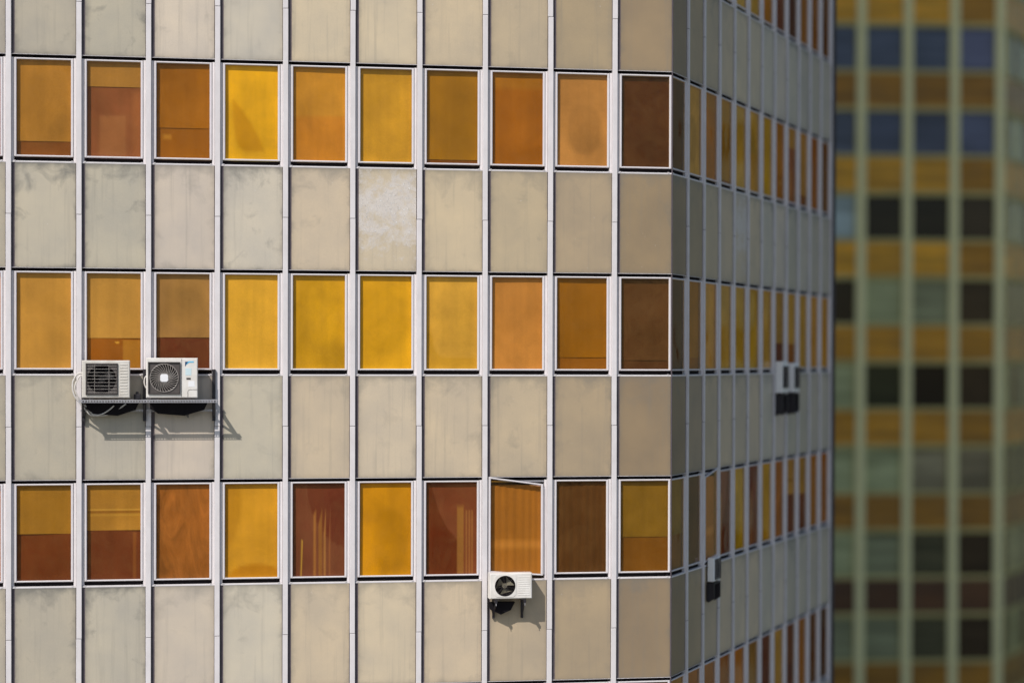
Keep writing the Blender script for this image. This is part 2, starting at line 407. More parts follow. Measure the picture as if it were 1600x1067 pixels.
win(2, 8, (190, 124, 52), 1, m='mottled', blob=(0.5, 0.4, 0.4, 0.35, 0.06))
win(2, 9, (146, 90, 12), 0.87, (138, 80, 14))
win(2, 10, (82, 50, 24), 0.9, (74, 42, 20))
# row 3
win(3, -1, (150, 85, 20)); win(3, 0, (165, 100, 22))
win(3, 1, (160, 110, 32), 0.51, (108, 50, 20), 'mottled')
win(3, 2, (174, 120, 42), 0.48, (106, 50, 24), 'mottled', 'blind', [([(0, 0.255), (1, 0.255), (1, 0.27), (0, 0.27)], (205, 150, 60)), ([(0, 0.305), (1, 0.305), (1, 0.318), (0, 0.318)], (215, 160, 70)), ([(0, 0.27), (1, 0.27), (1, 0.305), (0, 0.305)], (150, 96, 30)), ([(0.86, 0.5), (0.92, 0.5), (0.92, 1), (0.86, 1)], (128, 70, 30))])
win(3, 3, (158, 92, 34), 1, m='streaked')
win(3, 4, (208, 146, 36), 1, m='mottled', shapes=[([(0, 0), (0.27, 0)] + arc(-0.1, 0.2, 0.40, 0.50, -20, 80, 12) + [(0, 0.69)], (198, 136, 28)), ([(0.08, 0.93)] + arc(0.6, 0.98, 0.5, 0.12, 190, 350, 10) + [(1, 1), (0.05, 1)], (188, 122, 18))], blob=(0.6, 0.5, 0.36, 0.4, 0.08))
win(3, 5, (104, 44, 28), 1, shapes=[([(0, 0), (0.26, 0)] + arc(1.15, -0.02, 0.88, 0.72, 180, 97, 14) + [(1, 1), (0, 1)], (114, 60, 38))] + [([(x, 0.34 + 0.1 * k), (x + w_, 0.28), (x + w_, 1), (x, 1)], cc) for k, (x, w_, cc) in enumerate(((0.40, 0.05, (150, 94, 44)), (0.50, 0.07, (142, 88, 40)), (0.60, 0.04, (158, 104, 52)), (0.70, 0.03, (138, 80, 44))))] + [([(0.17, 0.62), (0.19, 0.6), (0.18, 0.8), (0.165, 1), (0.15, 1)], (210, 160, 120))])
win(3, 6, (200, 134, 12), 1, m='mottled', blob=(0.6, 0.62, 0.36, 0.34, -0.14))
win(3, 7, (118, 58, 32), 1, shapes=[([(0, 0), (0.1, 0), (0.16, 0.14), (0.26, 0.32), (0.42, 0.5), (0.62, 0.62), (0.62, 1), (0, 1)], (98, 38, 14)), ([(0.62, 0.26), (0.75, 0.26), (0.75, 1), (0.62, 1)], (146, 94, 40))] + [([(x, 0.30), (x + 0.028, 0.30), (x + 0.028, 1), (x, 1)], (150, 94, 46)) for x in (0.79, 0.85, 0.905)])
win(3, 8, (160, 98, 30), 1, folds=True, shapes=[([(0, 0.635), (1, 0.645), (1, 0.73), (0, 0.725)], (182, 116, 42))])
win(3, 9, (84, 50, 20), 1, folds=True)
win(3, 10, (120, 86, 20), 0.62, (116, 70, 14), 'mottled', blob=(0.5, 0.3, 0.5, 0.3, 0.1))
# row 4
for c, k in {-1: (75, 38, 14), 0: (95, 50, 16), 1: (150, 88, 22), 2: (105, 52, 24), 3: (170, 122, 55), 4: (98, 44, 24), 5: (140, 95, 32), 6: (165, 98, 28), 7: (140, 78, 22), 8: (145, 80, 16), 9: (150, 86, 22), 10: (146, 96, 22)}.items():
    win(4, c, k, 0.55 if c in (5, 2) else 1.0, (88, 38, 22))

K_ILL = 0.80
def alb(c, gain=1.0):
    l = lin(c); return tuple(min(0.92, max(0.004, v / (t * t * K_ILL) * gain)) for v, t in zip(l, T_GLASS))
def seg_dist(p, a, b):
    ax, ay = a; bx, by = b; px, py = p
    dx, dy = bx - ax, by - ay; L = dx * dx + dy * dy
    t = 0 if L == 0 else max(0, min(1, ((px - ax) * dx + (py - ay) * dy) / L))
    return math.hypot(px - ax - t * dx, py - ay - t * dy)
def inside(p, P):
    c = False; n = len(P)
    for i in range(n):
        (x1, y1), (x2, y2) = P[i], P[(i + 1) % n]
        if (y1 > p[1]) != (y2 > p[1]) and p[0] < (x2 - x1) * (p[1] - y1) / (y2 - y1) + x1: c = not c
    return c
def cloth(x0, x1, z0, z1, y, base, rect, shapes=(), folds=False, blob=None, hem=0.0):
    """woven blind: a fine grid whose dyed colours and painted-in pane reflections sit in its own attribute"""
    thin = any(max(p[0] for p in P) - min(p[0] for p in P) < 0.12 for P, _ in shapes)
    nx = 64 if thin else (40 if folds else (22 if shapes or blob else 10)); nz = 34 if shapes or blob else 14
    px0, px1, pt, pb = rect; pw, ph = px1 - px0, pt - pb
    sh = [([(u * pw, v * ph) for u, v in P], c) for P, c in shapes]
    soft = 0.012 if thin else 0.03
    ph1, ph2, g = random.uniform(0, 6), random.uniform(0, 6), random.uniform(-0.07, 0.09)
    V, F, C = [], [], []
    for k in range(nz + 1):
        for i in range(nx + 1):
            X = x0 + (x1 - x0) * i / nx; Z = z1 + (z0 - z1) * k / nz
            yy = y - (0.007 * (0.5 + 0.5 * math.sin(15 * math.pi * i / nx + 1.2 * math.sin(7 * i / nx))) if folds else 0)
            yy -= 0.004 * math.sin(5 * X + ph1) * math.sin(2.3 * Z + ph2)
            V.append((X, yy, Z))
            u, v = (X - px0), (pt - Z)
            col = list(base)
            f = 1 + g * (v / ph - 0.4)
            if blob:  # soft patch of pane reflection painted into the cloth
                bu, bv, bw, bh, amt = blob
                q = (abs((u / pw - bu) / bw) ** 2.6 + abs((v / ph - bv) / bh) ** 2.6) ** (1 / 2.6)
                t = max(0, min(1, (1.12 - q) / 0.30)); f *= 1 + amt * t * t * (3 - 2 * t)
            col = [c * f for c in col]
            for P, c in sh:
                d = min(seg_dist((u, v), P[m], P[(m + 1) % len(P)]) for m in range(len(P)))
                if inside((u, v), P): d = -d
                t = max(0, min(1, (soft - d) / (2 * soft))); t = t * t * (3 - 2 * t)
                col = [a + (b_ - a) * t for a, b_ in zip(col, c)]
            C.append(col)
    for k in range(nz):
        for i in range(nx):
            a = k * (nx + 1) + i; F.append((a, a + nx + 1, a + nx + 2, a + 1))
    me = bpy.data.meshes.new('cloth'); me.from_pydata(V, [], F)
    at = me.attributes.new('dye_glare', 'FLOAT_COLOR', 'POINT')
    at.data.foreach_set('color', [w for c in C for w in (*[max(0.003, min(0.93, q)) for q in c], 1.0)])
    for p in me.polygons: p.use_smooth = True
    return me

TOPP, BOTP = -0.905, -2.362
PANEL_TONE = {-1: (180, 170, 153), 0: (180, 170, 153), 1: (181, 172, 156), 2: (181, 173, 157), 3: (201, 188, 172), 4: (194, 185, 168), 5: (198, 181, 155), 6: (196, 181, 158), 7: (194, 177, 151), 8: (184, 167, 141), 9: (165, 147, 121), 10: (146, 127, 102)}  # tones darken towards the corner, painting its shading into the panels
DIRT = {(1, 1): 0.6, (2, 1): 1.0, (1, 2): 0.9, (4, 1): 0.8, (4, 2): 1.0, (2, 2): 0.9, (2, 4): 0.8}
def facade(side):
    for r in range(0, 5):
        zj = Z0 - (r - 1) * H
        for c in range(-1, 11):
            B = BAYC if c == 10 else BAY
            x = (c - 1) * W
            d = A[(r, c)]
            wdw = tobj(side, 'window', B['window'], M['alu'], (x, 0, zj))
            tobj(side, 'weather_seal', B['seal0'], M['black'], (0, 0, 0), wdw)
            tobj(side, 'weather_seal', B['seal1'], M['black'], (0, 0, 0), wdw)
            tobj(side, 'drip_edge', B['drip'], M['alu'], (0, 0, 0), wdw)
            tobj(side, 'sill', B['sill'], M['alu'], (0, 0, 0), wdw)
            sr = B['sr']; e_ = B['e']
            if (r, c) == (3, 8):
                wdw['label'] = 'window with its sash hanging crooked above an air conditioner'
                def warp(X, Z):      # racked sash: head and foot rails drop to one side
                    u = (X - 0.084) / (sr - 0.084); v = (-0.868 - Z) / 1.522
                    return Z + 0.046 - u * ((1 - v) * 0.120 + v * 0.062)
                for nm, mb, mm in (('sash', sash_mb(0.064, sr - 0.018, -2.390, -0.868, -0.02, 0.03), M['sash']), ('pane', MB().box(0.104, sr - 0.058, 0.008, 0.014, -2.358, -0.908), M['glass'])):
                    mb.v = [(p[0], p[1], warp(p[0], p[2])) for p in mb.v]
                    tobj(side, nm, mb, mm, (0, 0, 0), wdw)
                tobj(side, 'stay_bar', MB().box(sr - 0.012, sr, 0.0, 0.05, -2.385, -0.99), M['alu'], (0, 0, 0), wdw)
                tobj(side, 'weather_seal', MB().box(0.081, e_, 0.084, 0.12, -1.03, -0.896), M['black'], (0, 0, 0), wdw)
            else:
                tobj(side, 'sash', B['sash'], M['sash'], (0, 0, 0), wdw)
                tobj(side, 'pane', B['pane'], M['glass'], (0, 0, 0), wdw)
            x0, x1 = 0.095, sr - 0.012
            px0, px1 = 0.124, sr - 0.04
            zc = TOPP + (BOTP - TOPP) * d['frac']
            rx = random.uniform(0.96, 1.04) * (1.45 if side else 0.84)  # side blinds lightened to make up for missing sunlight
            rect = (px0, px1, TOPP, BOTP)
            shp = [(P, alb(cc, rx)) for P, cc in d['shapes']]
            tobj(side, 'roller_blind', cloth(x0, x1, zc if d['frac'] < 1 else BOTP - 0.024, TOPP + (0.02 if (r, c) != (3, 8) else -0.05), 0.075, alb(d['top'], rx), rect, shp, d['folds'], d['blob']), M[d['m']], (0, 0, 0), wdw)
            if d['frac'] < 1:
                tobj(side, 'curtain', cloth(x0, x1, BOTP - 0.024, zc + 0.05, 0.085, alb(d['low'], rx), rect, shp, False, d['blob']), M[d['lm']], (0, 0, 0), wdw)
    for r in range(0, 6):                # spandrel panels
        zj = Z0 - (r - 1) * H
        for c in range(-1, 11):
            B = BAYC if c == 10 else BAY
            x = (c - 1) * W
            j1, j2 = random.uniform(0.97, 1.03), random.uniform(-2, 2)
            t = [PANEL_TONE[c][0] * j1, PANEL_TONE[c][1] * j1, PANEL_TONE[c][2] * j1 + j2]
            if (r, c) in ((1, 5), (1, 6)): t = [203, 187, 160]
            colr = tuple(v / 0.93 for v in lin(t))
            pl = (r, c) == (2, 6)
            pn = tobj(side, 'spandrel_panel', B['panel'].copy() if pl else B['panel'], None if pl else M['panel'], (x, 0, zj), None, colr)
            pn.rotation_euler.x = R(random.uniform(-0.12, 0.12))
            pn['dirt'] = DIRT.get((r, c), random.choice((0.0, 0.15, 0.3)))
            if pl:
                pn.data.materials.clear(); pn.data.materials.append(M['peel']); pn['label'] = 'cream panel with its paint peeling off in white flakes'
            tobj(side, 'joint_strip', B['joint0'], M['joint'], (0, 0, 0), pn)
            tobj(side, 'joint_strip', B['joint1'], M['joint'], (0, 0, 0), pn)
    for k in range(-2, 10):
        for r in range(0, 6):
            zj = Z0 - (r - 1) * H
            mu = tobj(side, 'mullion', MULL, M['alu'], (k * W + random.uniform(-0.003, 0.003), random.uniform(-0.003, 0.0), zj))
            tobj(side, 'joint', MJ, M['gasket'], (0, 0, 0), mu)
    # dark post closing the panelled stretch
    tobj(side, 'corner_post', MB().box(-0.36, -0.041, -0.05, 0.6, 0, Z0 + 3 * H), M['gasket'], (XL, 0, 0))
facade(0); facade(1)
# thin metal cover on the tower's edge
obj('corner_cover', prism([(XC - 0.012, -0.004), (XC + 0.004, -0.006), (XC + 0.010, 0.006), (XC - 0.008, 0.03)], Z0 - 4 * H - 4.1, Z0 + H + 0.8), M['joint'], tower)

# ------------------------------------------------------------------ office block across the street, in the tower's shade
def tint_mat(name, rough, spec, grime):
    m, T, N, b = mat(name)
    v, tc, oi = worldvec(T)
    col = mixc(T, math_(T, 'MULTIPLY', ramp(T, noise(T, 1.5, 6, 0.6, v), [(0.35, 0.0), (0.8, 1.0)]), grime), oi.outputs['Color'], (0.12, 0.10, 0.07))
    hv, _, _ = worldvec(T, (0.25, 1, 3.0))          # half drawn slatted blinds and faded bands
    col = mixc(T, 1.0, col, ramp(T, noise(T, 1.0, 4, 0.6, hv), [(0.3, 0.6), (0.7, 1.35)]), 'MULTIPLY')
    T.links.new(col, b.inputs['Base Color']); b.inputs['Roughness'].default_value = rough; b.inputs['Specular IOR Level'].default_value = spec
    return m
M['enamel'] = tint_mat('enamel_spandrel', 0.45, 0.4, 0.25)
M['farglass'] = tint_mat('far_window_glass', 0.08, 0.2, 0.0)
M['ledge'] = simple('olive_ledge', (0.62, 0.54, 0.22), 0.7, 0, 0.3, 0.8)
M['render'] = simple('cream_render', (0.92, 0.87, 0.46), 0.7, 0, 0.12, 0.8)
FH, FB = 3.42, 1.92
far = thing('office_block', 'blurred distant office block with ochre bands and cream piers behind the tower', 'office block', (36.09, 53.81, 0), R(-6.58))
fc = MB().box(-30, -0.6, 0.5, 14, 0, 62)
obj('core_wall', fc, M['concrete'], far)
SP = MB().box(0.175, FB - 0.175, 0.0, 0.4, -0.67, 0.67).mesh('spandrel_panel')
LG = MB().box(0.0, FB, -0.05, 0.45, -0.13, 0.13).mesh('ledge')
WN = MB(); WN.box(0.175, 0.20, 0.06, 0.4, 0.82, 2.60); WN.box(FB - 0.20, FB - 0.175, 0.06, 0.4, 0.82, 2.60); WN.box(0.20, FB - 0.20, 0.06, 0.4, 2.56, 2.60)
WN = WN.mesh('window'); PN = MB().box(0.20, FB - 0.20, 0.10, 0.14, 0.82, 2.56).mesh('pane')
PIER = MB().box(-0.175, 0.175, -0.12, 0.45, 0, 62).mesh('pier')
blue, bk, pl, gg, dg, br = (0.10, 0.12, 0.17), (0.02, 0.015, 0.008), (0.42, 0.46, 0.24), (0.28, 0.30, 0.17), (0.10, 0.095, 0.05), (0.06, 0.04, 0.02)  # blue panes carry the sky's reflection as plain colour
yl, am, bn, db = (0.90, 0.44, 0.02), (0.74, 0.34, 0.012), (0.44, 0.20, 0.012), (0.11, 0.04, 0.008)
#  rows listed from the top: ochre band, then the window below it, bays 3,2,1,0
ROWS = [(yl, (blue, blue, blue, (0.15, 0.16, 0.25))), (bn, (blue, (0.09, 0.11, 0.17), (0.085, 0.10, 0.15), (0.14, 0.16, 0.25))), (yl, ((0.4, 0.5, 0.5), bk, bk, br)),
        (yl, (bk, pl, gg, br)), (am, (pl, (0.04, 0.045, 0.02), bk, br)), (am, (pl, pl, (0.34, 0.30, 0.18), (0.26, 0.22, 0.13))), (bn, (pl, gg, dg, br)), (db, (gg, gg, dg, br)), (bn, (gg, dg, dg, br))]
ZY = Z0 + 2.05 + 2 * FH
for k in range(-3, 12):
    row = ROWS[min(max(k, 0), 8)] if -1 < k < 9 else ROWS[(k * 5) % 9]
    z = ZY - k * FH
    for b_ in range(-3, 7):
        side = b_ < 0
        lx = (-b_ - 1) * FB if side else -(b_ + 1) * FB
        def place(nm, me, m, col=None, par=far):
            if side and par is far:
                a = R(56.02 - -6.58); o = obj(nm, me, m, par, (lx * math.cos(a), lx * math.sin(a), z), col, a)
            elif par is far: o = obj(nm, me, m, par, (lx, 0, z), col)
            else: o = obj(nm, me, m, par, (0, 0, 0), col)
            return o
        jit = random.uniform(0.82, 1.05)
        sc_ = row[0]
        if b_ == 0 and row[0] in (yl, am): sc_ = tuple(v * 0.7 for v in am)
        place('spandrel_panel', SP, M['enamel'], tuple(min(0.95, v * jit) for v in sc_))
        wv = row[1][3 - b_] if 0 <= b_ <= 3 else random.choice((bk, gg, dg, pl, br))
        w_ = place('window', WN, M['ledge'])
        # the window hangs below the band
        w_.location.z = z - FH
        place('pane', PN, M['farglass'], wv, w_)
    for zz in (0.75, -0.75):
        obj('ledge', MB().box(-7 * FB, 0.0, -0.05, 0.45, -0.07, 0.07), M['ledge'], far, (0, 0, z + zz))
        a = R(56.02 - -6.58)
        obj('ledge', MB().box(0.02, 3 * FB, -0.048, 0.45, -0.07, 0.07), M['ledge'], far, (0, 0, z + zz), None, a)
for b_ in range(0, 8): obj('pier', PIER, M['render'], far, (-b_ * FB - (0.05 if b_ == 0 else 0), 0, 0))
for b_ in range(1, 4):
    a = R(56.02 - -6.58); obj('mullion', MB().box(-0.05, 0.05, -0.03, 0.45, 0, 62), M['ledge'], far, (b_ * FB * math.cos(a), b_ * FB * math.sin(a), 0), None, a)

# ------------------------------------------------------------------ air conditioners
def circ(cx, cz, r, n, y, a0=0.0): return [(cx + r * math.cos(a0 + 2 * math.pi * i / n), y, cz + r * math.sin(a0 + 2 * math.pi * i / n)) for i in range(n)]
def air_conditioner(label, loc, w, h, d, fx, fz, fr, style, rotz=0.0):
    """origin at the foot of the front left corner; x right, y towards the wall"""
    t = thing('air_conditioner', label, 'air conditioner', loc, rotz, 'outdoor air conditioning units')
    cm = M['casing3'] if rotz else (M['casing'] if style == 'wire' else M['casing2'])
    n = 48; c = 0.012
    mb = MB()
    # body shell
    mb.quad((0, c, 0), (0, d, 0), (0, d, h), (0, c, h)); mb.quad((w, c, 0), (w, d, 0), (w, d, h), (w, c, h))
    mb.quad((0, c, h), (w, c, h), (w, d, h), (0, d, h)); mb.quad((0, c, 0), (w, c, 0), (w, d, 0), (0, d, 0)); mb.quad((0, d, 0), (w, d, 0), (w, d, h), (0, d, h))
    # chamfer ring
    o_ = [(0, c, 0), (w, c, 0), (w, c, h), (0, c, h)]; i_ = [(c, 0, c), (w - c, 0, c), (w - c, 0, h - c), (c, 0, h - c)]
    for k in range(4): mb.quad(o_[k], o_[(k + 1) % 4], i_[(k + 1) % 4], i_[k])
    # front plate with a round hole
    s = fr * 1.12
    x0, x1, z0, z1 = fx - s, fx + s, fz - s, fz + s
    ring = circ(fx, fz, fr, n, 0)
    sq = []
    for i in range(n):
        a = 2 * math.pi * i / n; ca, sa = math.cos(a), math.sin(a); k = s / max(abs(ca), abs(sa)); sq.append((fx + ca * k, 0, fz + sa * k))
    for i in range(n): j = (i + 1) % n; mb.quad(ring[i], ring[j], sq[j], sq[i])
    for (a0, a1, b0, b1) in ((c, x0, c, h - c), (x1, w - c, c, h - c), (x0, x1, c, z0), (x0, x1, z1, h - c)):
        if a1 > a0 and b1 > b0: mb.quad((a0, 0, b0), (a1, 0, b0), (a1, 0, b1), (a0, 0, b1))
    obj('casing', mb, cm, t)
    duct = MB(); back = circ(fx, fz, fr, n, 0.13)
    for i in range(n): j = (i + 1) % n; duct.quad(ring[i], ring[j], back[j], back[i])
    duct.f.append(tuple(len(duct.v) + i for i in range(n))); duct.v += back
    obj('fan_duct', duct, M['black'], t)
    # fan: hub and three twisted blades
    fan = MB(); nb = 3
    fan.poly([(fx + fr * 0.24 * math.cos(2 * math.pi * k / 16), fz + fr * 0.24 * math.sin(2 * math.pi * k / 16)) for k in range(16)], 0.045, 0.10)
    for k in range(nb):
        a = 2 * math.pi * k / nb + 0.5
        prev = None
        for q in range(9):
            rr = fr * (0.2 + 0.74 * q / 8); sw = 0.42 + 0.30 * q / 8
            p0 = (fx + rr * math.cos(a - sw + 0.25 * q / 8), 0.05, fz + rr * math.sin(a - sw + 0.25 * q / 8)); p1 = (fx + rr * math.cos(a + sw + 0.25 * q / 8), 0.10, fz + rr * math.sin(a + sw + 0.25 * q / 8))
            if prev: fan.quad(prev[0], prev[1], p1, p0)
            prev = (p0, p1)
    obj('fan', fan, M['fanpale'] if style == 'open' else M['fan'], t)
    gr = MB()
    if style == 'wire':       # square frame with horizontal bars
        s2 = fr * 1.10
        for (a0, a1, b0, b1) in ((fx - s2, fx - s2 + 0.014, fz - s2, fz + s2), (fx + s2 - 0.014, fx + s2, fz - s2, fz + s2), (fx - s2, fx + s2, fz - s2 - 0.002, fz - s2 + 0.012), (fx - s2, fx + s2, fz + s2 - 0.012, fz + s2 + 0.002)): gr.box(a0, a1, -0.020, -0.001, b0, b1)
        pl_ = MB()
        for i in range(n):
            j = (i + 1) % n; A0 = [(p[0], -0.0015, p[2]) for p in (ring[i], ring[j], sq[j], sq[i])]; pl_.quad(*A0)
        obj('grille_plate', pl_, M['plate'], t)
        obj('grille_frame', gr, M['grille'], t)
        wr = MB()
        for k in range(9):
            z = fz - fr * 0.95 + k * fr * 1.9 / 8; wr.tube([(fx - s2 + 0.01, -0.014, z), (fx, -0.016, z), (fx + s2 - 0.01, -0.014, z)], 0.0032, 6)
        for k in (-0.5, 0.5): wr.tube([(fx + k * fr, -0.010, fz - s2 + 0.01), (fx + k * fr, -0.010, fz + s2 - 0.01)], 0.003, 6)
        obj('grille_wires', wr, M['wire'], t)
        ribs = MB()
        for k in range(11):
            z = 0.09 * h + k * 0.078 * h; ribs.chbox(fx + s2 + 0.035, w - 0.035, -0.006, 0.002, z, z + 0.018, 0.003)
        obj('louvre_ribs', ribs, cm, t)
    elif style == 'swirl':
        s2 = fr * 1.10
        pl_ = MB()
        for i in range(n):
            j = (i + 1) % n; pl_.quad(*[(p[0], -0.0015, p[2]) for p in (ring[i], ring[j], sq[j], sq[i])])
        obj('grille_plate', pl_, M['plate'], t)
        for (a0, a1, b0, b1) in ((fx - s2, fx - s2 + 0.012, fz - s2, fz + s2), (fx + s2 - 0.012, fx + s2, fz - s2, fz + s2), (fx - s2, fx + s2, fz - s2 - 0.012, fz - s2 + 0.006), (fx - s2, fx + s2, fz + s2 - 0.008, fz + s2)): gr.box(a0, a1, -0.022, -0.001, b0, b1)
        obj('grille_frame', gr, M['grille'], t)
        wr = MB()
        for k in range(30):
            a = 2 * math.pi * k / 30
            pts = [(fx + fr * (0.2 + 0.8 * q / 5) * math.cos(a + 0.5 * q / 5), -0.012, fz + fr * (0.2 + 0.8 * q / 5) * math.sin(a + 0.5 * q / 5)) for q in range(6)]
            wr.tube(pts, 0.0044, 5)
        wr.tube(circ(fx, fz, fr * 0.98, 40, -0.012), 0.005, 6, True)
        obj('grille_wires', wr, M['wire'], t)
        k = fr * 0.27; e = k * 0.35
        hub = MB().poly([(fx - k + e, fz - k), (fx + k - e, fz - k), (fx + k, fz - k + e), (fx + k, fz + k - e), (fx + k - e, fz + k), (fx - k + e, fz + k), (fx - k, fz + k - e), (fx - k, fz - k + e)], -0.024, -0.008)
        obj('hub_cap', hub, M['sticker_white'], t)
        xs = fx + s2 + 0.02
        obj('panel_seam', MB().box(xs, xs + 0.006, -0.003, 0.003, 0.012, h - 0.012), M['grille'], t)
        # emblem, faded label, nameplate, sticker
        zt = h - 0.055; xl = xs + 0.055
        obj('emblem', MB().poly([(xl, zt - 0.075), (xl + 0.045, zt), (xl, zt)], -0.003, 0.0), M['logo_dark'], t)
        obj('emblem', MB().poly([(xl + 0.012, zt - 0.050), (xl + 0.062, zt - 0.012), (xl + 0.13, zt - 0.012), (xl + 0.13, zt + 0.004), (xl + 0.050, zt + 0.004)], -0.004, -0.001), M['logo_light'], t)
        obj('faded_label', MB().box(xl + 0.005, xl + 0.095, -0.002, 0.001, zt - 0.21, zt - 0.10), M['sticker_cyan'], t)
        obj('nameplate', MB().box(xl + 0.02, xl + 0.085, -0.003, 0.001, zt - 0.275, zt - 0.248), M['grille'], t)
        obj('sticker', MB().box(xl + 0.05, xl + 0.145, -0.0025, 0.001, zt - 0.385, zt - 0.300), M['sticker_white'], t)
        ln = MB(); x_, z_ = w - 0.15, 0.125
        ln.tube([(x_, -0.001, 0.012), (x_, -0.001, z_ - 0.03), (x_ + 0.01, -0.001, z_ - 0.008), (x_ + 0.03, -0.001, z_), (w - 0.004, -0.001, z_)], 0.0035, 5)
        obj('service_cover_seam', ln, M['grille'], t)
    else:
        wr = MB()
        for k in range(1, 8): wr.tube(circ(fx, fz, fr * k / 7.2, 36, -0.006), 0.0013, 5, True)
        for k in range(6):
            a = math.pi * k / 6 + 0.2
            wr.tube([(fx - fr * math.cos(a), -0.003, fz - fr * math.sin(a)), (fx, -0.009, fz), (fx + fr * math.cos(a), -0.003, fz + fr * math.sin(a))], 0.0018, 5)
        obj('grille_wires', wr, M['grille'], t)
        fm = MB(); s2 = fr * 1.06
        sq2 = []
        for i in range(n):
            a = 2 * math.pi * i / n; ca, sa = math.cos(a), math.sin(a); k = min(s2 / max(abs(ca), abs(sa)), fr * 1.32); sq2.append((fx + ca * k, -0.006, fz + sa * k))
        for i in range(n):
            j = (i + 1) % n
            r0, r1 = (ring[i][0], -0.006, ring[i][2]), (ring[j][0], -0.006, ring[j][2])
            fm.quad(r0, r1, sq2[j], sq2[i]); fm.quad(sq2[i], sq2[j], (sq2[j][0], 0, sq2[j][2]), (sq2[i][0], 0, sq2[i][2])); fm.quad(r0, r1, (r1[0], 0.002, r1[2]), (r0[0], 0.002, r0[2]))
        obj('grille_frame', fm, cm, t)
        pn = MB()
        for k in range(9): pn.chbox(fx + s2 + 0.03, w - 0.03, -0.004, 0.002, 0.05 + k * 0.035, 0.072 + k * 0.035, 0.002)
        obj('louvre_ribs', pn, cm, t)
    for k, xx in enumerate((0.09, w - 0.17)):
        obj('foot', MB().box(xx, xx + 0.08, 0.02, d - 0.02, -0.022, 0.0), M['grille'], t)
    return t
ZS = Z0
air_conditioner('older grey-white air conditioner with square barred fan grille, left on the steel shelf', (1.106, -0.42, ZS - 6.075), 0.715, 0.57, 0.29, 0.295, 0.285, 0.215, 'wire')
air_conditioner('white air conditioner with swirl fan grille and blue emblem, right on the shelf', (2.065, -0.42, ZS - 6.075), 0.777, 0.61, 0.30, 0.270, 0.305, 0.218, 'swirl')
air_conditioner('small white air conditioner alone below the crooked amber window', (7.392, -0.32, ZS - 9.262), 0.677, 0.405, 0.23, 0.245, 0.203, 0.165, 'open')

# ------------------------------------------------------------------ steel shelf
shelf = thing('wall_shelf', 'slotted steel wall shelf on black brackets carrying two air conditioners', 'shelf', (1.055, 0, ZS - 6.44))
def slotted(x0, x1, y, z, hgt=0.045, pitch=0.042):
    mb = MB()
    mb.box(x0, x1, y, y + 0.04, z - 0.004, z)                   # flat flange
    mb.box(x0, x1, y, y + 0.004, z - 0.014, z - 0.0045)
    mb.box(x0, x1, y, y + 0.004, z - hgt, z - hgt + 0.008)
    k = x0
    while k < x1 - 0.02:
        mb.box(k, k + 0.016, y, y + 0.0035, z - hgt + 0.0082, z - 0.0142); k += pitch
    return mb
zt = 6.44 - 6.105
obj('front_rail', slotted(0.0, 2.09, -0.445, zt), M['steel'], shelf)
obj('middle_rail', slotted(0.0, 2.09, -0.16, zt), M['steel'], shelf)
obj('rear_rail', slotted(0.02, 2.09, -0.075, zt - 0.155, 0.035), M['steel'], shelf)
for xx in (0.06, 0.985, 2.04):
    obj('post', MB().box(xx - 0.025, xx + 0.025, -0.075, -0.036, 0.0, 0.80), M['darksteel'], shelf)
    ar = MB().box(xx - 0.02, xx + 0.02, -0.44, -0.076, zt - 0.05, zt - 0.0045)
    obj('bracket_arm', ar, M['darksteel'], shelf)
    br_ = MB().tube([(xx, -0.36, zt - 0.05), (xx, -0.06, 0.06)], 0.016, 6)
    obj('bracket_brace', br_, M['darksteel'], shelf)
for xx, ww in ((0.10, 0.80), (1.06, 0.88)):  # black shapes added to deepen the shade under both units
    obj('shade_block', MB().poly([(xx, zt - 0.052), (xx + ww, zt - 0.052), (xx + ww - 0.05, zt - 0.16), (xx + ww * 0.6, zt - 0.25), (xx + ww * 0.15, zt - 0.22), (xx + 0.01, zt - 0.14)], -0.20, -0.085), M['black'], shelf)
# small bracket of the third unit
wb = thing('wall_bracket', 'dark steel wall bracket holding up the small white air conditioner', 'bracket', (7.392, 0, ZS - 9.62))
for xx in (0.10, 0.56):
    obj('bracket_arm', MB().box(xx - 0.018, xx + 0.018, -0.345, -0.005, 0.292, 0.334), M['darksteel'], wb)
    obj('bracket_post', MB().box(xx - 0.018, xx + 0.018, -0.045, -0.002, 0.02, 0.291), M['darksteel'], wb)
    obj('bracket_brace', MB().tube([(xx, -0.30, 0.30), (xx, -0.03, 0.05)], 0.012, 6), M['darksteel'], wb)
    obj('bolt', MB().tube([(xx, -0.335, 0.25), (xx, -0.335, 0.334)], 0.006, 6), M['steel'], wb)

obj('shade_block', MB().poly([(0.0, 0.29), (0.43, 0.29), (0.36, 0.16), (0.20, 0.09), (0.04, 0.17)], -0.16, -0.05), M['black'], wb)  # black shape standing in for shade under the small unit

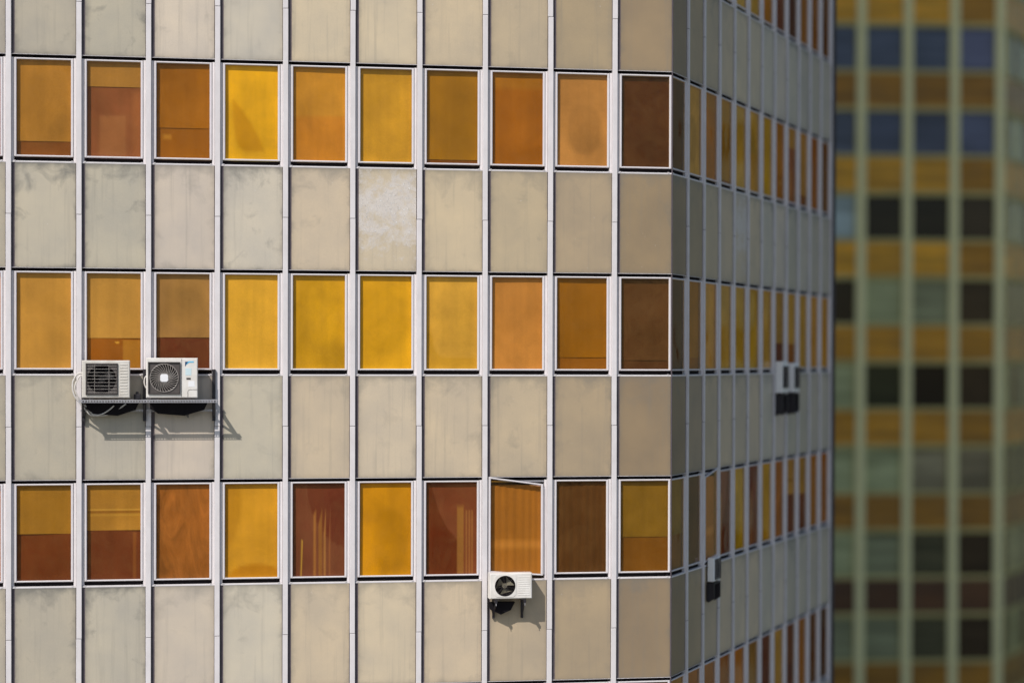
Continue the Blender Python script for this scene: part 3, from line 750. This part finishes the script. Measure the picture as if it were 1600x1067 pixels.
# ------------------------------------------------------------------ pipes and cables
def bez(P, n=10):
    out = []
    P = [Vector(p) for p in P]
    for i in range(len(P) - 1):
        a, b_, c_, d_ = P[max(i - 1, 0)], P[i], P[i + 1], P[min(i + 2, len(P) - 1)]
        for k in range(n):
            t = k / n
            out.append(0.5 * ((2 * b_) + (c_ - a) * t + (2 * a - 5 * b_ + 4 * c_ - d_) * t * t + (3 * b_ - a - 3 * c_ + d_) * t ** 3))
    out.append(P[-1]); return [tuple(p) for p in out]
def pipe(name, label, cat, pts, r, m, group=None):
    o0 = Vector(pts[-1])
    mb = MB().tube([tuple(Vector(p) - o0) for p in bez(pts)], r, 8)
    return tag(obj(name, mb, m, None, o0, smooth=True), label, cat, group)
z = ZS
pipe('refrigerant_pipe', 'outer of two white pipes looping from the left side of the barred unit', 'pipe', [(1.13, -0.22, z - 5.70), (1.03, -0.22, z - 5.72), (0.965, -0.22, z - 5.85), (0.985, -0.22, z - 6.03), (1.09, -0.21, z - 6.18), (1.16, -0.14, z - 6.27)], 0.014, M['pipe'])
pipe('refrigerant_pipe', 'inner of two white pipes looping from the left side of the barred unit', 'pipe', [(1.13, -0.25, z - 5.73), (1.06, -0.26, z - 5.76), (1.00, -0.26, z - 5.90), (1.03, -0.25, z - 6.04), (1.12, -0.22, z - 6.17), (1.20, -0.16, z - 6.24)], 0.012, M['pipe'])
pipe('power_cable', 'pale cable sagging below the barred unit, lower of two', 'cable', [(1.16, -0.14, z - 6.27), (1.24, -0.14, z - 6.345), (1.42, -0.16, z - 6.35), (1.58, -0.18, z - 6.30), (1.76, -0.2, z - 6.17)], 0.012, M['pipe'])
pipe('power_cable', 'pale cable sagging below the barred unit, upper of two', 'cable', [(1.20, -0.16, z - 6.24), (1.26, -0.18, z - 6.33), (1.38, -0.2, z - 6.335), (1.50, -0.22, z - 6.27), (1.58, -0.25, z - 6.20)], 0.010, M['pipe'])
pipe('power_cable', 'dark cable hanging below the swirl-grille unit', 'cable', [(2.62, -0.18, z - 6.16), (2.66, -0.15, z - 6.30), (2.70, -0.10, z - 6.38), (2.69, -0.05, z - 6.30), (2.72, -0.02, z - 6.20)], 0.012, M['cable'])
pipe('refrigerant_pipe', 'short white pipe at the left edge of the swirl-grille unit', 'pipe', [(2.10, -0.25, z - 5.74), (2.05, -0.25, z - 5.76), (2.035, -0.25, z - 5.84), (2.06, -0.24, z - 5.92), (2.12, -0.22, z - 5.96)], 0.010, M['pipe'])
vb = thing('valve_box', 'black valve fitting on the shelf between the two air conditioners', 'valve', (1.93, -0.25, z - 6.105))
obj('valve_body', MB().chbox(-0.055, 0.055, -0.05, 0.05, 0.0, 0.085, 0.015), M['darksteel'], vb)
obj('valve_cap', MB().tube([(0, 0, 0.085), (0, 0, 0.12)], 0.025, 10), M['darksteel'], vb)

# ------------------------------------------------------------------ units on the receding side
def onside(sx_, out, zz): return Vector((XC, 0, 0)) + su * sx_ - sn * out + Vector((0, 0, zz))
air_conditioner('slim white air conditioner on the receding side, nearer of the pair on dark brackets', onside(7.30, 0.16, z - 6.10), 0.46, 0.60, 0.13, 0.25, 0.30, 0.19, 'wire', ANG)
air_conditioner('slim white air conditioner on the receding side, farther of the pair on dark brackets', onside(8.30, 0.16, z - 6.10), 0.46, 0.57, 0.13, 0.25, 0.285, 0.19, 'wire', ANG)
air_conditioner('slim white air conditioner alone on the receding side, near the tower corner', onside(2.22, 0.14, z - 9.262), 0.44, 0.405, 0.11, 0.24, 0.203, 0.155, 'wire', ANG)
def side_bracket(label, sx_, w, drop, out, zz):  # bracket whose dark plates stand in for shade beneath the unit
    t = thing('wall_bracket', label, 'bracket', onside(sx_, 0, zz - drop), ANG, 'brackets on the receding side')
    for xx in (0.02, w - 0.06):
        obj('shade_plate', _plate(xx, out, drop), M['darksteel'], t)
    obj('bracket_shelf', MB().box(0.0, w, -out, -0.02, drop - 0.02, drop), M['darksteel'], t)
    obj('shade_back_plate', MB().box(0.0, w, -0.035, -0.018, 0.02, drop - 0.021), M['darksteel'], t)
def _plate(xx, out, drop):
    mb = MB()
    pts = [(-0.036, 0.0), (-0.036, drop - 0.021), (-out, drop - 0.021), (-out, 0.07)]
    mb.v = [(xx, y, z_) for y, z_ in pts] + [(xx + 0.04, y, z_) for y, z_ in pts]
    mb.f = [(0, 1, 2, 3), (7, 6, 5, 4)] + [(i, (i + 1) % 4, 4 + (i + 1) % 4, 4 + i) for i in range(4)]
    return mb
side_bracket('wall bracket with dark shade plates under the nearer unit of the pair on the receding side', 7.28, 0.5, 0.42, 0.165, z - 6.123)
side_bracket('wall bracket with dark shade plates under the farther unit of the pair on the receding side', 8.28, 0.5, 0.42, 0.165, z - 6.123)
side_bracket('wall bracket with dark shade plates under the lone unit near the tower corner', 2.20, 0.48, 0.34, 0.145, z - 9.285)

# ------------------------------------------------------------------ unseen block added on the right to dim and tint the side windows
nb = thing('reflection_blocker', 'unseen dull green block added right of the tower to tone its side reflections', 'light blocker', (56, 46, 0), R(-45))
M['blocker_stucco'] = simple('blocker_stucco', (0.09, 0.13, 0.11), 0.85, 0, 0.35, 0.5)
obj('blocker_wall', MB().box(-14, 14, 0, 12, 0, 58), M['blocker_stucco'], nb)
obj('blocker_parapet', MB().box(-14.2, 14.2, -0.2, 12.2, 58, 58.8), M['blocker_stucco'], nb)
NW = MB().box(-0.8, 0.8, -0.05, 0.02, -0.8, 0.8).mesh('window')
for i in range(7):
    for k in range(12): obj('window', NW, M['black'], nb, (-12 + i * 4, 0, 6 + k * 4.4))
